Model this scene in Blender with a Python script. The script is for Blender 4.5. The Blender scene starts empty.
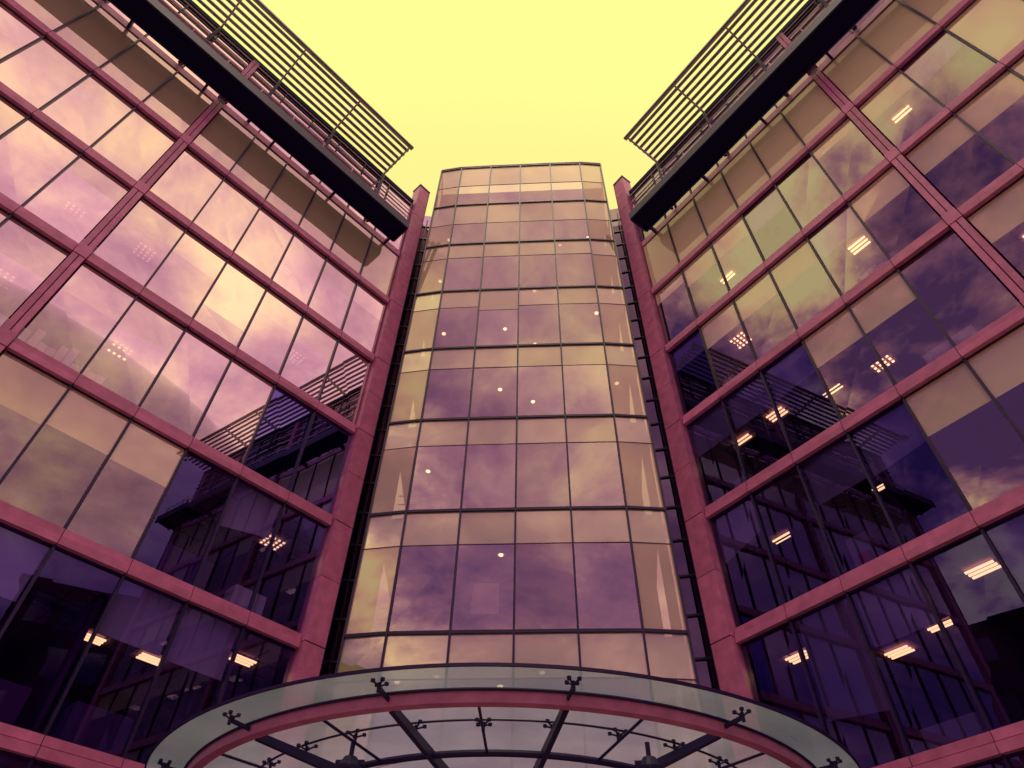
import bpy, math, random
from mathutils import Vector, Matrix
random.seed(11)
R=random.random
scene=bpy.context.scene
COL=scene.collection

# ------------------------------------------------------------ materials
def newmat(name):
    m=bpy.data.materials.new(name); m.use_nodes=True
    nt=m.node_tree; nt.nodes.clear()
    return m,nt,nt.nodes,nt.links
def paint(name,c,rough=.5,metal=0.,var=.25,scale=3.,spec=.5):
    m,nt,N,L=newmat(name)
    o=N.new('ShaderNodeOutputMaterial'); b=N.new('ShaderNodeBsdfPrincipled')
    tc=N.new('ShaderNodeTexCoord'); n=N.new('ShaderNodeTexNoise')
    n.inputs['Scale'].default_value=scale; n.inputs['Detail'].default_value=3
    L.new(tc.outputs['Object'],n.inputs['Vector'])
    r=N.new('ShaderNodeValToRGB')
    r.color_ramp.elements[0].position=.3; r.color_ramp.elements[1].position=.7
    r.color_ramp.elements[0].color=tuple(x*(1-var) for x in c)+(1,)
    r.color_ramp.elements[1].color=tuple(min(1,x*(1+var)) for x in c)+(1,)
    L.new(n.outputs['Fac'],r.inputs['Fac'])
    geo=N.new('ShaderNodeNewGeometry')
    mr=N.new('ShaderNodeMapRange'); mr.inputs[3].default_value=.84; mr.inputs[4].default_value=1.08
    L.new(geo.outputs['Random Per Island'],mr.inputs[0])
    mm=N.new('ShaderNodeVectorMath'); mm.operation='SCALE'; L.new(r.outputs['Color'],mm.inputs[0]); L.new(mr.outputs[0],mm.inputs['Scale'])
    L.new(mm.outputs[0],b.inputs['Base Color'])
    b.inputs['Roughness'].default_value=rough; b.inputs['Metallic'].default_value=metal
    b.inputs['Specular IOR Level'].default_value=spec
    L.new(b.outputs[0],o.inputs[0]); return m
def flat(name,c):
    m,nt,N,L=newmat(name)
    o=N.new('ShaderNodeOutputMaterial'); b=N.new('ShaderNodeBsdfDiffuse')
    tc=N.new('ShaderNodeTexCoord'); n=N.new('ShaderNodeTexNoise'); n.inputs['Scale'].default_value=.7; n.inputs['Detail'].default_value=0
    L.new(tc.outputs['Object'],n.inputs['Vector'])
    r=N.new('ShaderNodeMixRGB'); r.inputs[1].default_value=tuple(x*.8 for x in c)+(1,); r.inputs[2].default_value=tuple(min(1,x*1.2) for x in c)+(1,)
    L.new(n.outputs['Fac'],r.inputs[0]); L.new(r.outputs[0],b.inputs[0]); L.new(b.outputs[0],o.inputs[0]); return m
def glass(name,tint,refl,base,gain,frit=None,fd=0.,fv=.78):
    m,nt,N,L=newmat(name)
    o=N.new('ShaderNodeOutputMaterial'); t=N.new('ShaderNodeBsdfTransparent'); g=N.new('ShaderNodeBsdfGlossy')
    t.inputs[0].default_value=tint+(1,); g.inputs['Roughness'].default_value=0
    fr=N.new('ShaderNodeFresnel'); fr.inputs[0].default_value=1.5
    ma=N.new('ShaderNodeMath'); ma.operation='MULTIPLY_ADD'; ma.use_clamp=True
    ma.inputs[1].default_value=gain; ma.inputs[2].default_value=base
    L.new(fr.outputs[0],ma.inputs[0])
    geo=N.new('ShaderNodeNewGeometry')
    rr=N.new('ShaderNodeMixRGB'); rr.inputs[1].default_value=tuple(x*.80 for x in refl)+(1,); rr.inputs[2].default_value=refl+(1,)
    L.new(geo.outputs['Random Per Island'],rr.inputs[0]); L.new(rr.outputs[0],g.inputs['Color'])
    back=t.outputs[0]
    if frit:
        d=N.new('ShaderNodeBsdfDiffuse')
        fc=N.new('ShaderNodeMixRGB'); fc.inputs[1].default_value=tuple(x*fv for x in frit)+(1,); fc.inputs[2].default_value=frit+(1,)
        tc=N.new('ShaderNodeTexCoord'); n=N.new('ShaderNodeTexNoise'); n.inputs['Scale'].default_value=.5; n.inputs['Detail'].default_value=2
        L.new(tc.outputs['Object'],n.inputs['Vector'])
        av=N.new('ShaderNodeMath'); av.operation='ADD'; L.new(geo.outputs['Random Per Island'],av.inputs[0]); L.new(n.outputs['Fac'],av.inputs[1])
        hf=N.new('ShaderNodeMath'); hf.operation='MULTIPLY'; hf.inputs[1].default_value=.6; L.new(av.outputs[0],hf.inputs[0])
        L.new(hf.outputs[0],fc.inputs[0]); L.new(fc.outputs[0],d.inputs[0])
        b=N.new('ShaderNodeMixShader'); b.inputs[0].default_value=fd; L.new(t.outputs[0],b.inputs[1]); L.new(d.outputs[0],b.inputs[2]); back=b.outputs[0]
    mx=N.new('ShaderNodeMixShader'); L.new(ma.outputs[0],mx.inputs[0]); L.new(back,mx.inputs[1]); L.new(g.outputs[0],mx.inputs[2])
    L.new(mx.outputs[0],o.inputs[0]); return m
def emit(name,c,s):
    m,nt,N,L=newmat(name)
    o=N.new('ShaderNodeOutputMaterial'); e=N.new('ShaderNodeEmission'); e.inputs[0].default_value=c+(1,); e.inputs[1].default_value=s
    L.new(e.outputs[0],o.inputs[0]); 
    m.cycles.emission_sampling='NONE'
    return m
PINK=paint('pink_enamel',(.70,.215,.43),.35,var=.16)
PINKD=paint('pink_joint',(.07,.02,.08),.6)
DARK=paint('dark_steel',(.014,.004,.085),.5)
MULL=paint('dark_mullion',(.022,.007,.08),.4)
NAVY=paint('navy_fascia',(.010,.004,.065),.75,var=.1,spec=.1)
SLAT=paint('louvre_aluminium',(.92,.62,.70),.5)
BLIND2=flat('blind_fabric_grey',(.72,.68,.92))
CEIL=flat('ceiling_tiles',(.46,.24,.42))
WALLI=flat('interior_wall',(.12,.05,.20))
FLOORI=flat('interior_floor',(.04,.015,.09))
STONE=paint('paving_stone',(.30,.2,.22),.9,var=.2)
ROOF=flat('roof_membrane',(.25,.16,.2))
WHITE=flat('white_board',(.85,.75,.7))
MAGENTA=paint('magenta_plastic',(.9,.02,.2),.5,var=.05)
CITY=flat('city_stone',(.04,.015,.07))
CITYW=flat('city_window',(.010,.004,.05))
GLW=glass('wing_glass',(.84,.72,.84),(1.,.88,.92),.22,.7)
GLWF=glass('wing_glass_with_blind',(.80,.68,.80),(1.,.92,.88),.17,.7,(1.,.86,.52),.78,.84)
GLWT=glass('wing_glass_top_storey',(.80,.68,.80),(1.,.92,.88),.04,.5,(1.,.88,.55),.88,.86)
GLL=glass('wing_glass_dark_reflection',(.62,.54,.85),(.20,.18,.54),.22,.8)  # same wing glass, facing wing's dark reflection put into its colour
GLT=glass('tower_glass',(.92,.82,.84),(1.,.90,.92),.38,.9)
GLTF=glass('tower_glass_fritted',(.92,.80,.84),(1.,.94,.88),.30,.9,(1.,.98,.50),.70,.76)
GLTE=glass('tower_edge_glass_fritted',(.92,.78,.84),(1.,.92,.88),.14,.5,(.97,.78,.52),.70,.8)
GLD=glass('dark_glass',(.35,.25,.45),(.6,.5,.75),.20,.8)
LAMP=emit('luminaire',(1.,.66,.28),2.8)
LAMPB=emit('strip_luminaire',(1.,.62,.22),3.0)
LAMPS=emit('downlight_lens',(1.,.85,.42),2.4)
def canopy_glass(name,dc,fd,fg):
    m,nt,N,L=newmat(name)
    o=N.new('ShaderNodeOutputMaterial'); t=N.new('ShaderNodeBsdfTransparent'); t.inputs[0].default_value=(.80,.86,.92,1)
    d=N.new('ShaderNodeBsdfTranslucent'); d.inputs[0].default_value=dc+(1,)
    b=N.new('ShaderNodeMixShader'); L.new(t.outputs[0],b.inputs[1]); L.new(d.outputs[0],b.inputs[2])
    tc=N.new('ShaderNodeTexCoord'); n=N.new('ShaderNodeTexNoise'); n.inputs['Scale'].default_value=.6; n.inputs['Detail'].default_value=4
    L.new(tc.outputs['Object'],n.inputs[0])
    mp=N.new('ShaderNodeMapRange'); mp.inputs[1].default_value=.3; mp.inputs[2].default_value=.7; mp.inputs[3].default_value=fd-.15; mp.inputs[4].default_value=fd+.15
    L.new(n.outputs['Fac'],mp.inputs[0]); L.new(mp.outputs[0],b.inputs[0])
    g=N.new('ShaderNodeBsdfGlossy'); g.inputs['Roughness'].default_value=.0
    c=N.new('ShaderNodeMixShader'); c.inputs[0].default_value=fg; L.new(b.outputs[0],c.inputs[1]); L.new(g.outputs[0],c.inputs[2])
    L.new(c.outputs[0],o.inputs[0]); return m
CGR=canopy_glass('frosted_rim_glass',(.34,.41,.52),.58,.10)
CGI=canopy_glass('canopy_glass',(.58,.60,.80),.56,.10)

# ------------------------------------------------------------ mesh builder
class MB:
    def __init__(s,name,parent):
        s.n=name; s.p=parent; s.v=[]; s.f=[]; s.mi=[]; s.m=[]
    def mat(s,m):
        if m not in s.m: s.m.append(m)
        return s.m.index(m)
    def quad(s,pts,m):
        b=len(s.v); s.v+= [tuple(p) for p in pts]; s.f.append(tuple(range(b,b+len(pts)))); s.mi.append(s.mat(m))
    def hexa(s,p,m):
        b=len(s.v); s.v+=[tuple(q) for q in p]; i=s.mat(m)
        c=sum((Vector(q) for q in p),Vector())/8
        for f in ((0,1,2,3),(4,5,6,7),(0,1,5,4),(1,2,6,5),(2,3,7,6),(3,0,4,7)):
            a=[Vector(p[j]) for j in f]
            nn=(a[1]-a[0]).cross(a[2]-a[0]); fc=sum(a,Vector())/4
            if nn.dot(fc-c)<0: f=f[::-1]
            s.f.append(tuple(b+j for j in f)); s.mi.append(i)
    def beam(s,a,b2,w,h,m,up=Vector((0,0,1)),w2=None,h2=None):
        a=Vector(a); b2=Vector(b2); d=(b2-a).normalized(); sd=d.cross(up)
        if sd.length<1e-4: sd=d.cross(Vector((1,0,0)))
        sd.normalize(); u=sd.cross(d).normalized(); w2=w if w2 is None else w2; h2=h if h2 is None else h2
        s.hexa([a-sd*w/2-u*h/2,a+sd*w/2-u*h/2,a+sd*w/2+u*h/2,a-sd*w/2+u*h/2,
                b2-sd*w2/2-u*h2/2,b2+sd*w2/2-u*h2/2,b2+sd*w2/2+u*h2/2,b2-sd*w2/2+u*h2/2],m)
    def tube(s,a,b2,r,m,n=8,r2=None):
        a=Vector(a); b2=Vector(b2); d=(b2-a).normalized(); up=Vector((0,0,1))
        if abs(d.z)>.95: up=Vector((1,0,0))
        x=d.cross(up).normalized(); y=d.cross(x); b=len(s.v); i=s.mat(m); r2=r if r2 is None else r2
        for k in range(n):
            t=2*math.pi*k/n; s.v.append(tuple(a+(x*math.cos(t)+y*math.sin(t))*r))
        for k in range(n):
            t=2*math.pi*k/n; s.v.append(tuple(b2+(x*math.cos(t)+y*math.sin(t))*r2))
        for k in range(n):
            s.f.append((b+k,b+(k+1)%n,b+n+(k+1)%n,b+n+k)); s.mi.append(i)
        s.f.append(tuple(b+k for k in range(n))[::-1]); s.mi.append(i)
        s.f.append(tuple(b+n+k for k in range(n))); s.mi.append(i)
    def done(s):
        me=bpy.data.meshes.new(s.n); me.from_pydata(s.v,[],s.f)
        for m in s.m: me.materials.append(m)
        me.polygons.foreach_set('material_index',s.mi); me.update()
        o=bpy.data.objects.new(s.n,me); COL.objects.link(o)
        if s.p: o.parent=s.p
        return o
def empty(name,loc=(0,0,0),rz=0):
    e=bpy.data.objects.new(name,None); e.empty_display_size=1; e.location=loc; e.rotation_euler=(0,0,rz); COL.objects.link(e); return e

YAW=math.radians(-4)
B=empty('glass_office_building',(0.2,17,0),YAW)
FH=4.03; Z0=6.5
SE=[Z0+FH*i for i in range(7)]      # 6.5 .. 30.7
TOP=35.9

# ------------------------------------------------------------ wings
A=math.radians(40)
def wing(s,name):
    cx,cy=5.7*s,.75
    tx,ty=math.sin(A)*s,-math.cos(A)
    nx,ny=-math.cos(A)*s,-math.sin(A)
    P=lambda k,h,z: Vector((cx+tx*k+nx*h, cy+ty*k+ny*h, z))
    def box(mb,k0,k1,h0,h1,z0,z1,m):
        mb.hexa([P(k0,h0,z0),P(k1,h0,z0),P(k1,h1,z0),P(k0,h1,z0),P(k0,h0,z1),P(k1,h0,z1),P(k1,h1,z1),P(k0,h1,z1)],m)
    fr=MB(name+'_frame',B); gl=MB(name+'_glazing',B); it=MB(name+'_interior',B); bl=MB(name+'_blinds',B); lm=MB(name+'_ceiling_lights',B)
    k0=.4; BAY=9.8; NC=6; W=BAY/NC; NB=2; LEN=k0+NB*(BAY+.4)
    PT=37.9
    zs=[0,3.2]+SE+[TOP-1.2,PT]
    for a,b in zip(zs[:-1],zs[1:]):
        m=(a+b)/2
        box(fr,-.32,.36,-.35,.25,a+.02,m-.01,PINK); box(fr,-.32,.36,-.35,.25,m+.01,b-.02,PINK)
    box(fr,-.28,.32,-.33,.22,0,PT-.1,PINKD)
    box(fr,-.35,.39,-.38,.28,PT,PT+.12,DARK)
    box(fr,-.34,-.325,.2,.27,0,PT,MULL)
    for b in range(1,NB+1):
        kk=k0+b*BAY+(b-1)*.4
        zz=[0,3.2]+SE+[TOP]
        for a,c in zip(zz[:-1],zz[1:]):
            box(fr,kk+.03,kk+.185,-.25,.17,a+.25,c-.26,PINK)
            box(fr,kk+.215,kk+.37,-.25,.17,a+.25,c-.26,PINK)
        box(fr,kk+.06,kk+.34,-.24,.11,0,TOP,PINKD)
    for fi in range(7):
        z=SE[fi]
        if fi<6:
            for b in range(NB):
                ks=k0+b*(BAY+.4)
                step=BAY/6
                for q in range(6):
                    box(fr,ks+q*step+.010,ks+(q+1)*step-.010,-.2,.14,z-.20,z-.005,PINK)
                    box(fr,ks+q*step+.010,ks+(q+1)*step-.010,-.2,.10,z+.02,z+.20,PINK)
                box(fr,ks,ks+BAY,-.19,.07,z-.18,z+.18,PINKD)
                box(fr,ks+BAY+.015,ks+BAY+.385,-.2,.185,z-.235,z+.235,PINK)
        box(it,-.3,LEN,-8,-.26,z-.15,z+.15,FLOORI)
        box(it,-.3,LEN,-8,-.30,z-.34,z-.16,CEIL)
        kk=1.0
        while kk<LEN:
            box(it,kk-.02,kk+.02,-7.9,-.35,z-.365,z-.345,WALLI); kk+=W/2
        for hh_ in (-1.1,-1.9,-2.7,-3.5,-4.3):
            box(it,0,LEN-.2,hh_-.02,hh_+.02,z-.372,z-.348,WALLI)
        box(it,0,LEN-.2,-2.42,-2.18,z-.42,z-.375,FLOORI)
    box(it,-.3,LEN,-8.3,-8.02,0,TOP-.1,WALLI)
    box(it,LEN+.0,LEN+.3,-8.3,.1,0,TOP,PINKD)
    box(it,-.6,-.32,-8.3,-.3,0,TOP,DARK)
    box(fr,-.3,LEN+.4,-8.3,-.1,TOP,TOP+.2,ROOF)
    box(fr,.45,LEN+.4,-.095,.1,TOP-.12,TOP+.23,NAVY)
    rows=[(0.0,3.1),(3.3,SE[0]-.20)]+[(SE[i]+.20,SE[i+1]-.20) for i in range(6)]+[(SE[6]+.2,TOP-.12)]
    nlow={0:12,1:(3 if s<0 else 4),2:(2 if s<0 else 3),3:(0 if s<0 else 1)}  # panes per storey, from the corner, that get the painted dark reflection
    for ri,(za,zb) in enumerate(rows):
        fi=ri-2
        for b in range(NB):
            ks=k0+b*(BAY+.4)
            for c in range(NC):
                ka=ks+c*W; kb=ka+W
                h=-.03
                jj=[(R()-.5)*.018 for _ in range(4)]
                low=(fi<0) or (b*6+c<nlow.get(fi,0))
                hh=zb-za; r=R()
                drop=hh*(.36+.03*R())
                if r<.10: drop=hh*(.2+.1*R())
                elif r>.90: drop=hh*(.55+.42*R())
                if fi==5: drop=hh*.97
                if fi<0: drop=0
                frit=(not low) and fi>=0 and fi<6 and (R()<.90 or fi==5)
                def pane(z0,z1,m):
                    t0=(z0-za)/hh; t1=(z1-za)/hh
                    f=lambda a,b_,t: jj[a]*(1-t)+jj[b_]*t
                    gl.quad([P(ka+.02,h+f(0,3,t0),z0),P(kb-.02,h+f(1,2,t0),z0),P(kb-.02,h+f(1,2,t1),z1),P(ka+.02,h+f(0,3,t1),z1)],m)
                if frit:
                    pane(za,zb-drop,GLW); pane(zb-drop,zb,GLWT if fi==5 else GLWF)
                    box(bl,ka+.06,kb-.06,-.10,-.06,zb-drop-.03,zb-drop,DARK)
                else:
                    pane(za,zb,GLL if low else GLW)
                if c>0: box(fr,ka-.032,ka+.032,-.1,.045,za,zb,MULL)
                box(fr,ka+.033,kb-.033,-.09,.0,za,za+.045,MULL); box(fr,ka+.033,kb-.033,-.09,.0,zb-.045,zb,MULL)
                if fi>=0 and not frit:
                    if R()<.2: drop=0
                    if drop>0:
                        sk=(R()-.5)*.5 if R()<.4 else 0
                        z1=zb-drop+sk; z2=zb-drop-sk
                        bl.hexa([P(ka+.06,-.2,z1),P(kb-.06,-.2,z2),P(kb-.06,-.18,z2),P(ka+.06,-.18,z1),
                             P(ka+.06,-.2,zb+.04),P(kb-.06,-.2,zb+.04),P(kb-.06,-.18,zb+.04),P(ka+.06,-.18,zb+.04)],BLIND2)
                if fi>=0 and fi<5 and R()<{0:.7,1:.45,2:.45,3:.32,4:.2}[fi]:
                    jt=(R()-.5)*.5
                    zc=SE[fi+1]-.38; kc=ka+W*.5+jt; hc=-({0:2.6,1:2.2,2:1.8,3:1.4,4:1.15}[fi]+.8*R())
                    if low and drop==0: hc=-(1.2+.8*R())
                    if fi>0 and (s<0 and R()<.72 or s>0 and R()<.4):
                        for a in range(4):
                            for q in range(4):
                                x=kc-.30+a*.17; y=hc-.30+q*.17
                                box(lm,x,x+.075,y,y+.075,zc-.03,zc-.005,LAMP)
                    else:
                        for q in range(2 if R()<.6 else 3):
                            box(lm,kc-.32,kc+.32,hc+q*.16,hc+q*.16+.055,zc-.05,zc-.01,LAMPB)
        if fi>=0:
            for b in range(NB):
                for c in (0,3):
                    if R()<.5:
                        kp=k0+b*(BAY+.4)+c*W
                        box(it,kp-.06,kp+.06,-8,-.9,za-.05,zb-.15,WALLI)
            for q in range(4):
                kp=2.2+q*5.1
                c0=P(kp,-1.6,za-.06); it.tube(c0,P(kp,-1.6,zb-.13),.22,WALLI,12)
            for q in range(9):
                if R()<.7:
                    kp=1+q*2.1+R(); ww=.5+R()*.9; h2=.4+.6*R()
                    box(it,kp,kp+ww,-.8,-.25,za-.04,za+h2,BLIND2 if R()<.5 else WALLI)
    box(fr,1.2,LEN+.4,.50,1.5,SE[6]-.18,SE[6]+.12,NAVY)
    box(fr,1.15,LEN+.4,1.5,1.58,SE[6]-.32,SE[6]+.22,DARK)
    box(fr,1.15,LEN+.4,.42,.50,SE[6]-.26,SE[6]+.16,DARK)
    box(fr,1.12,1.2,.50,1.5,SE[6]-.32,SE[6]+.22,DARK)
    k=1.3
    while k<LEN+.3:
        box(fr,k,k+.1,.02,.42,SE[6]-.2,SE[6]+.1,DARK); k+=W*2
    box(fr,k0,LEN,-.2,.015,SE[6]-.20,SE[6]+.2,PINK)
    fr.done(); gl.done(); it.done(); bl.done(); lm.done()
    lo=MB(name+'_roof_louvre',B); ZL=36.2
    for q in range(6):
        h=.28+q*.33
        lo.beam(P(2.5,h,ZL),P(LEN+.4,h,ZL),.11,.06,SLAT)
        lo.beam(P(2.5,h+.08,ZL-.02),P(LEN+.4,h+.08,ZL-.02),.03,.10,DARK)
    lo.beam(P(2.42,2.2,ZL),P(LEN+.4,2.2,ZL),.13,.12,SLAT)
    lo.beam(P(2.42,2.30,ZL),P(LEN+.4,2.30,ZL),.04,.16,DARK)
    k=2.6
    while k<LEN+.4:
        lo.beam(P(k,-.2,ZL-.20),P(k,2.2,ZL-.12),.07,.26,SLAT,h2=.12)
        lo.beam(P(k,.16,SE[6]+.12),P(k,.16,ZL-.3),.10,.12,DARK)
        k+=W*2
    for q in range(5):
        lo.tube(P(1.3,1.25,SE[6]+.3+q*.2),P(LEN+.4,1.25,SE[6]+.3+q*.2),.018,SLAT,6)
    k=1.3
    while k<LEN+.4:
        lo.beam(P(k,1.25,SE[6]+.1),P(k,1.25,SE[6]+1.25),.04,.04,SLAT); k+=W
    for q in range(9):
        lo.beam(P(.5,.14,TOP-3.3+q*.36),P(LEN+.4,.14,TOP-3.3+q*.36),.04,.06,DARK if q%2 else SLAT)
    lo.done()
    st=MB(name+'_office_clutter',B)
    def bx(k,fi,w,h,hh,m,dz=.16):
        z=SE[fi]+dz; box(st,k,k+w,-.12-h,-.12,z,z+hh,m)
    if s<0:
        for q in range(7): bx(7.2+q*.33,3,.28,.3,.35+.5*R(),WHITE if R()<.6 else BLIND2,.22)
        for q in range(9): bx(8.0+q*.22,2,.2,.3,.3+.5*R(),WHITE if R()<.6 else BLIND2,.22)
        for q in range(6): bx(10.9+q*.3,4,.26,.3,.3+.4*R(),WHITE if R()<.6 else BLIND2,.22)
    else:
        bx(4.2,1,.32,.3,.4,MAGENTA,.22); bx(5.2,4,.9,.3,.3,WHITE,.22); bx(2.2,3,.4,.3,.4,WHITE,.22)
        for q in range(5): bx(7.3+q*.3,3,.26,.3,.2+.4*R(),WHITE if R()<.6 else BLIND2,.22)
    st.done()
wing(-1,'west_wing'); wing(1,'east_wing')

# ------------------------------------------------------------ tower
pts=[(-4.62,.16),(-3.42,.02),(-1.71,.0),(0,0),(1.71,.0),(3.42,.02),(4.62,.16)]
TT=39.2
tf=MB('tower_frame',B); tg=MB('tower_glazing',B); ti=MB('tower_interior',B); tl=MB('tower_lights',B)
lev=[0,3.0]+SE+[SE[6]+FH]
full=[(-5.0,3.2)]+pts+[(5.0,3.2)]
for z in lev[1:]+[TT]:
    for a,b in zip(full[:-1],full[1:]):
        tf.beam((a[0],a[1]-.0,z),(b[0],b[1],z),.09,.09,MULL)
for a in full:
    tf.beam((a[0],a[1],0),(a[0],a[1],TT),.055,.10,MULL,up=Vector((0,1,0)))
for z in [TT+.12]:
    for a,b in zip(full[:-1],full[1:]): tf.beam((a[0],a[1],z),(b[0],b[1],z),.12,.07,PINK)
for li in range(len(lev)):
    za=lev[li]; zb=lev[li+1] if li+1<len(lev) else TT
    for ci,(a,b) in enumerate(zip(full[:-1],full[1:])):
        jj=[(R()-.5)*.012 for _ in range(4)]
        a3=Vector((a[0],a[1],0)); b3=Vector((b[0],b[1],0)); d=(b3-a3).normalized(); nn=d.cross(Vector((0,0,1)))
        drop=(zb-za)*(.31+(.0 if R()<.9 else .08*R()))
        if li==1: drop=(zb-za)*.38
        if li>=len(lev)-2: drop=(zb-za)*.5
        edge=ci in(1,len(full)-3)
        if ci in(0,len(full)-2): drop=(zb-za)*.97
        def pane(z0,z1,m,e=.04):
            f=lambda u,v,z:(jj[u]*(zb-z)+jj[v]*(z-za))/(zb-za)
            p=lambda q,z,o: tuple(q+nn*(-.02+o)+Vector((0,0,z)))
            tg.quad([p(a3,z0,f(0,3,z0)),p(b3,z0,f(1,2,z0)),p(b3,z1,f(1,2,z1)),p(a3,z1,f(0,3,z1))],m)
        if li>=1:
            pane(za+.04,zb-drop,GLTE if edge else GLT); pane(zb-drop,zb-.04,GLTF)
            p=a3+d*.03-nn*.03; q=b3-d*.03-nn*.03
            tf.beam(p+Vector((0,0,zb-drop)),q+Vector((0,0,zb-drop)),.04,.03,PINKD)
        else: pane(za+.04,zb-.04,GLT)
for s in (-1,1):
    ti.quad([(4.45*s,.45,0),(4.75*s,3.2,0),(4.75*s,3.2,37),(4.45*s,.45,37)],CEIL)
for li,z in enumerate(lev[2:]):
    pl=[(-4.4,.5),(-3.4,.36),(3.4,.36),(4.4,.5),(4.8,5.5),(-4.8,5.5)]
    for zz,m in ((z-.2,CEIL),(z+.05,FLOORI)):
        ti.quad([(x,y,zz) for x,y in pl][::-1],m)
    for (a,b) in (((-4.4,.5),(-3.4,.36)),((-3.4,.36),(3.4,.36)),((3.4,.36),(4.4,.5))):
        ti.quad([(a[0],a[1],z-.2),(b[0],b[1],z-.2),(b[0],b[1],z+.05),(a[0],a[1],z+.05)],WALLI)
    for x in (-3.9,-2.5,-.9,.9,2.4,3.9):
        if R()<.5:
            y=1.3+R()*2.0; xx=x+(R()-.5)*.9
            tl.tube((xx,y,z-.27),(xx,y,z-.21),.08,LAMPS,12); tl.tube((xx,y,z-.24),(xx,y,z-.205),.12,WHITE,12)
    for hz in (.35,.7,1.05):
        ti.tube((-3.9,.55,z+hz),(3.9,.55,z+hz),.018,WALLI,6)
ti.quad([(-4.9,5.4,0),(4.9,5.4,0),(4.9,5.4,37),(-4.9,5.4,37)],WALLI)
for x in (-2.6,2.6):
    ti.tube((x,2.2,0),(x,2.2,37),.25,WALLI,14)
ti.quad([(-4.6,.8,37.6),(4.6,.8,37.6),(4.9,5.4,37.6),(-4.9,5.4,37.6)],BLIND2)
# flip chart on its easel by the window
for (x,zb,w,h) in ((-1.25,11.3,.8,1.0),):
    ti.hexa([(x,.42,zb),(x+w,.42,zb),(x+w,.46,zb),(x,.46,zb),(x+.03,.50,zb+h),(x+w-.03,.50,zb+h),(x+w-.03,.54,zb+h),(x+.03,.54,zb+h)],WHITE)
    for dx in (.1,w-.1): ti.tube((x+dx,.5,10.6),(x+w/2,.56,zb+h),.02,WALLI,6)
for s in(-1,1):
    a=Vector((4.85*s,2.2,0)); b=Vector((6.1*s,2.0,0))
    z=0
    while z<37:
        tg.quad([a+Vector((0,0,z)),b+Vector((0,0,z)),b+Vector((0,0,z+1.3)),a+Vector((0,0,z+1.3))],GLD)
        tf.beam(a+Vector((0,0,z)),b+Vector((0,0,z)),.12,.07,MULL); z+=FH/3
    ti.quad([a+Vector((0,.8,0)),b+Vector((0,.8,0)),b+Vector((0,.8,37)),a+Vector((0,.8,37))],FLOORI)
    m=(a+b)/2; tf.beam(m,m+Vector((0,0,37)),.05,.12,MULL,up=Vector((0,1,0)))
tf.done(); tg.done(); ti.done(); tl.done()

# ------------------------------------------------------------ canopy
C=empty('entrance_canopy',(0.05,17.0,0),YAW)
H=6.1
def cp(r,a,z): return Vector((r*math.sin(a),-r*math.cos(a),z))
cg=MB('glass_roof',C); cs=MB('steel_frame',C); cr=MB('ring_beam',C)
AM=math.radians(88); NS=72
for i in range(NS):
    a=-AM+2*AM*i/NS; b=-AM+2*AM*(i+1)/NS
    cg.quad([cp(6.72,a,H),cp(6.72,b,H),cp(7.40,b,H+.02),cp(7.40,a,H+.02)],CGR)
    cs.hexa([cp(7.40,a,H+.0),cp(7.40,b,H+.0),cp(7.43,b,H+.0),cp(7.43,a,H+.0),cp(7.40,a,H+.05),cp(7.40,b,H+.05),cp(7.43,b,H+.05),cp(7.43,a,H+.05)],MULL)
    for (r0,r1,m) in ((5.55,6.68,CGI),(4.0,5.51,CGI),(.6,3.96,CGI)):
        cg.quad([cp(r0,a,H+.01),cp(r0,b,H+.01),cp(r1,b,H+.01),cp(r1,a,H+.01)],m)
    cs.tube(cp(6.74,a,H-.03),cp(6.74,b,H-.03),.025,DARK,6)
    cs.tube(cp(4.7,a,H-.22),cp(4.7,b,H-.22),.06,DARK,8)
    cs.tube(cp(5.53,a,H-.0),cp(5.53,b,H-.0),.02,MULL,6)
pm=cr.mat(PINK)
for i in range(NS+1):
    a=-AM+2*AM*i/NS
    cr.v+=[tuple(cp(6.55,a,H-.22)),tuple(cp(6.72,a,H-.22)),tuple(cp(6.72,a,H-.04)),tuple(cp(6.55,a,H-.04))]
for i in range(NS):
    for q in range(4):
        p0=4*i+q; p1=4*i+(q+1)%4
        cr.f.append((p0,p0+4,p1+4,p1)); cr.mi.append(pm)
cr.f.append((0,1,2,3)); cr.mi.append(pm); e4=4*NS; cr.f.append((e4+3,e4+2,e4+1,e4)); cr.mi.append(pm)
ang=[math.radians(11.7+23.4*q) for q in range(-4,4)]
def spider(c,a,L0,up):
    cs.tube(c-Vector((0,0,.08)),c+Vector((0,0,.06)),.03,DARK,8)
    for q in range(4):
        d=Vector((math.cos(a+math.pi/4+q*math.pi/2),math.sin(a+math.pi/4+q*math.pi/2),0))*L0
        e=c+d+Vector((0,0,up)); cs.tube(c,e,.016,DARK,6); cs.tube(e-Vector((0,0,.02)),e+Vector((0,0,.02)),.035,DARK,10)
for a in ang:
    cs.beam(cp(.6,a,H-.34),cp(6.55,a,H-.18),.09,.26,DARK,h2=.12)
    spider(cp(3.0,a,H-.10),a,.16,.07)
    spider(cp(5.53,a,H-.10),a,.15,.07)
    spider(cp(7.12,a,H-.09),a,.11,.07)
    cs.beam(cp(6.73,a,H-.12),cp(7.12,a,H-.10),.04,.06,DARK)
for q in range(-4,3):
    a0=math.radians(11.7+23.4*q); a1=a0+math.radians(23.4)
    am=(a0+a1)/2
    cs.tube(cp(4.7,am,H-.22),cp(6.6,am,H-.12),.025,DARK,8)
    spider(cp(5.53,am,H-.10),am,.14,.06)
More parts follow.
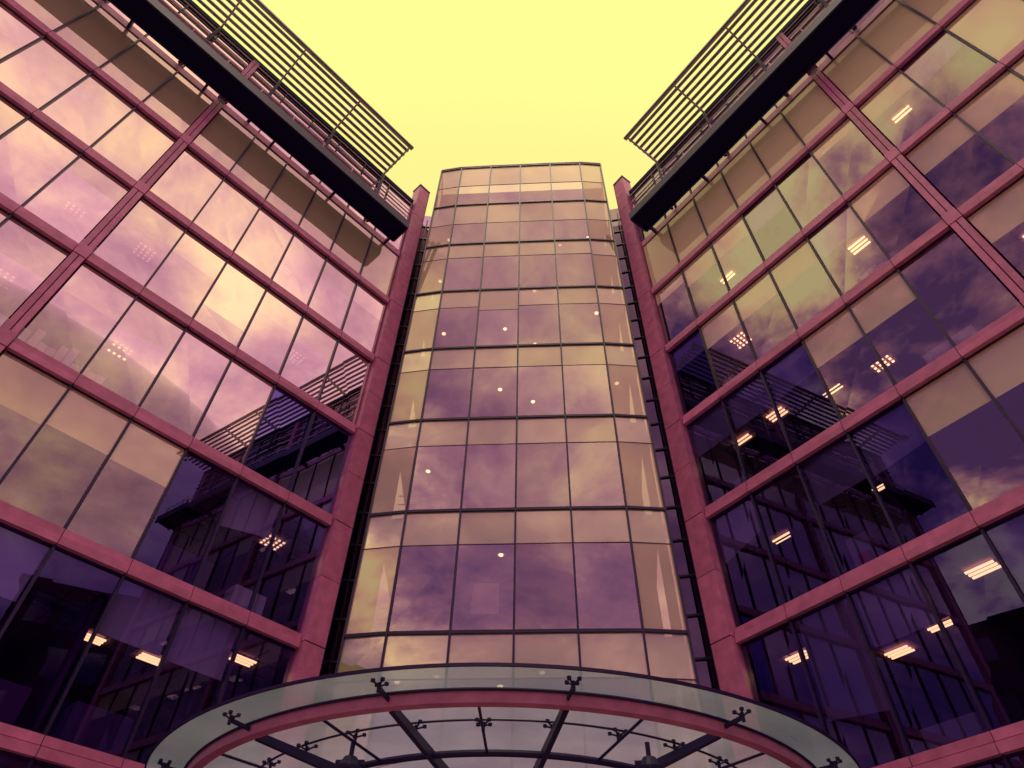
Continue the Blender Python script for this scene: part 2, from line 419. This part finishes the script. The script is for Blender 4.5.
for a,r in ((math.radians(-24.6),5.42),(math.radians(28.9),5.55)):
    c=cp(r,a,H-.42)
    cs.tube(c+Vector((0,0,.3)),c+Vector((0,0,.05)),.04,DARK,10)
    cs.tube(c+Vector((0,0,.06)),c-Vector((0,0,.10)),.11,DARK,16,r2=.20)
    cs.tube(c-Vector((0,0,.10)),c-Vector((0,0,.14)),.22,DARK,16)
    cs.beam(c+Vector((-.24,0,-.02)),c+Vector((.24,0,-.02)),.04,.08,DARK)
for a in (math.radians(-82),math.radians(82)):
    cs.tube(cp(6.0,a,0),cp(6.0,a,H-.3),.1,DARK,14)
cg.done(); cs.done(); cr.done()

# ------------------------------------------------------------ neighbouring buildings across the square
def block(loc,rz,w,d,h,fl,drum=None):
    E=empty('stone_office_block',loc,rz)
    m=MB('walls',E)
    m.hexa([(-w/2,-d/2,0),(w/2,-d/2,0),(w/2,d/2,0),(-w/2,d/2,0),(-w/2,-d/2,h),(w/2,-d/2,h),(w/2,d/2,h),(-w/2,d/2,h)],CITY)
    m.hexa([(-w/2-.4,-d/2-.4,h),(w/2+.4,-d/2-.4,h),(w/2+.4,d/2+.4,h),(-w/2-.4,d/2+.4,h),(-w/2-.4,-d/2-.4,h+.6),(w/2+.4,-d/2-.4,h+.6),(w/2+.4,d/2+.4,h+.6),(-w/2-.4,d/2+.4,h+.6)],CITYW)
    if drum:
        x,r,hh=drum
        m.tube((x,d/2-r*.3,0),(x,d/2-r*.3,hh),r,CITY,32); m.tube((x,d/2-r*.3,hh),(x,d/2-r*.3,hh+1.2),r*.75,CITYW,32)
        for q in range(8): m.tube((x,d/2-r*.3,hh-3-q*1.6),(x,d/2-r*.3,hh-2.4-q*1.6),r+.12,CITYW,32)
    wi=MB('windows',E)
    fh=h/fl; n=int(w/3)
    for i in range(fl):
        for j in range(n):
            x=-w/2+(j+.5)*w/n; z=i*fh+.9
            wi.hexa([(x-.9,d/2,z),(x+.9,d/2,z),(x+.9,d/2+.06,z),(x-.9,d/2+.06,z),(x-.9,d/2,z+fh-1.5),(x+.9,d/2,z+fh-1.5),(x+.9,d/2+.06,z+fh-1.5),(x-.9,d/2+.06,z+fh-1.5)],GLD if (i+j)%3 else CITYW)
    m.done(); wi.done()
block((44,-8,0),math.radians(70),26,18,33,8,drum=(8,6,37))
block((42,-42,0),math.radians(42),34,18,35,8)
block((-44,-16,0),math.radians(-68),34,18,31,7)
block((-38,-50,0),math.radians(-35),30,18,24,6)

g=MB('paved_ground',None)
g.quad([(-400,-400,0),(400,-400,0),(400,400,0),(-400,400,0)],STONE); go=g.done()

# ------------------------------------------------------------ world
w=bpy.data.worlds.new('World'); scene.world=w; w.use_nodes=True
N=w.node_tree.nodes; L=w.node_tree.links; N.clear()
out=N.new('ShaderNodeOutputWorld'); bg=N.new('ShaderNodeBackground'); L.new(bg.outputs[0],out.inputs[0])
tc=N.new('ShaderNodeTexCoord')
def dot(v):
    n=N.new('ShaderNodeVectorMath'); n.operation='DOT_PRODUCT'; v=Vector(v).normalized(); n.inputs[1].default_value=v; L.new(tc.outputs['Generated'],n.inputs[0]); return n.outputs['Value']
def mrange(x,a,b,c,d,smooth=True):
    n=N.new('ShaderNodeMapRange'); n.interpolation_type='SMOOTHSTEP' if smooth else 'LINEAR'
    n.inputs['From Min'].default_value=a; n.inputs['From Max'].default_value=b; n.inputs['To Min'].default_value=c; n.inputs['To Max'].default_value=d
    L.new(x,n.inputs['Value']); return n.outputs['Result']
def math2(op,a,b):
    n=N.new('ShaderNodeMath'); n.operation=op
    for i,x in enumerate((a,b)):
        if isinstance(x,(int,float)): n.inputs[i].default_value=x
        else: L.new(x,n.inputs[i])
    return n.outputs[0]
noise=N.new('ShaderNodeTexNoise'); noise.inputs['Scale'].default_value=4.2; noise.inputs['Detail'].default_value=6; noise.inputs['Roughness'].default_value=.6; noise.inputs['Distortion'].default_value=.2
sep=N.new('ShaderNodeSeparateXYZ'); L.new(tc.outputs['Generated'],sep.inputs[0])
den=math2('ADD',math2('MAXIMUM',sep.outputs[2],0.0),.35)
vs=N.new('ShaderNodeVectorMath'); vs.operation='DIVIDE'; L.new(tc.outputs['Generated'],vs.inputs[0])
cb=N.new('ShaderNodeCombineXYZ'); [L.new(den,cb.inputs[i]) for i in range(3)]; L.new(cb.outputs[0],vs.inputs[1])
L.new(vs.outputs[0],noise.inputs['Vector'])
contrast=mrange(sep.outputs[0],-.5,-.1,4.2,1.2)
cl=math2('ADD',math2('MULTIPLY',math2('SUBTRACT',noise.outputs['Fac'],.52),contrast),.5)
elev=mrange(sep.outputs[2],.35,.9,-.12,.22,False)
cl=math2('ADD',cl,elev)
ramp=N.new('ShaderNodeValToRGB'); e=ramp.color_ramp.elements
e[0].position=.15; e[0].color=(.12,.055,.19,1); e[1].position=.98; e[1].color=(1.0,.92,.45,1)
for p,c in ((.40,(.34,.15,.26,1)),(.56,(.56,.30,.34,1)),(.76,(.92,.64,.40,1))):
    x=e.new(p); x.color=c
L.new(cl,ramp.inputs[0])
sc=N.new('ShaderNodeMixRGB'); sc.blend_type='MULTIPLY'; sc.inputs[0].default_value=1; sc.inputs[2].default_value=(1.55,1.5,1.4,1); L.new(ramp.outputs[0],sc.inputs[1])
F=mrange(dot((0,.35,.94)),.74,.93,0,1)
yel=N.new('ShaderNodeMixRGB'); yel.inputs[1].default_value=(1,1,.30,1); yel.inputs[2].default_value=(1,.90,.28,1); L.new(mrange(sep.outputs[1],.28,.44,0,1),yel.inputs[0])
sky=N.new('ShaderNodeTexSky'); sky.sky_type='NISHITA'; sky.sun_disc=False
SUNEL=math.radians(76); SUNROT=math.radians(185)
sky.sun_elevation=SUNEL; sky.sun_rotation=SUNROT
mx=N.new('ShaderNodeMixRGB'); L.new(F,mx.inputs[0]); L.new(sc.outputs[0],mx.inputs[1]); L.new(yel.outputs[0],mx.inputs[2])
ad=N.new('ShaderNodeMixRGB'); ad.blend_type='ADD'; ad.inputs[0].default_value=.004
L.new(mx.outputs[0],ad.inputs[1]); L.new(sky.outputs[0],ad.inputs[2])
L.new(ad.outputs[0],bg.inputs[0]); bg.inputs[1].default_value=1.0

# ------------------------------------------------------------ sun
sd=bpy.data.lights.new('sun','SUN'); sd.energy=.8; sd.angle=math.radians(16); sd.color=(1,.9,.65)
so=bpy.data.objects.new('sun',sd); COL.objects.link(so)
dirv=Vector((math.sin(SUNROT)*math.cos(SUNEL),math.cos(SUNROT)*math.cos(SUNEL),math.sin(SUNEL)))
so.rotation_euler=dirv.to_track_quat('Z','Y').to_euler()

# ------------------------------------------------------------ camera
th=math.radians(47.8); rl=.023
f=Vector((0,math.cos(th),math.sin(th))); u0=Vector((0,-math.sin(th),math.cos(th))); r0=Vector((1,0,0))
Rv=(r0+u0*rl).normalized(); Uv=(u0-r0*rl).normalized()
cd=bpy.data.cameras.new('camera'); cd.lens=23.8; cd.sensor_width=36; cd.clip_end=2000; cd.clip_start=.05
co=bpy.data.objects.new('camera',cd); COL.objects.link(co)
M=Matrix.Identity(4)
for i in range(3):
    M[i][0]=Rv[i]; M[i][1]=Uv[i]; M[i][2]=-f[i]
M[0][3],M[1][3],M[2][3]=0,0,1.6
co.matrix_world=M
scene.camera=co
scene.view_settings.view_transform='Standard'; scene.view_settings.look='None'; scene.view_settings.exposure=0
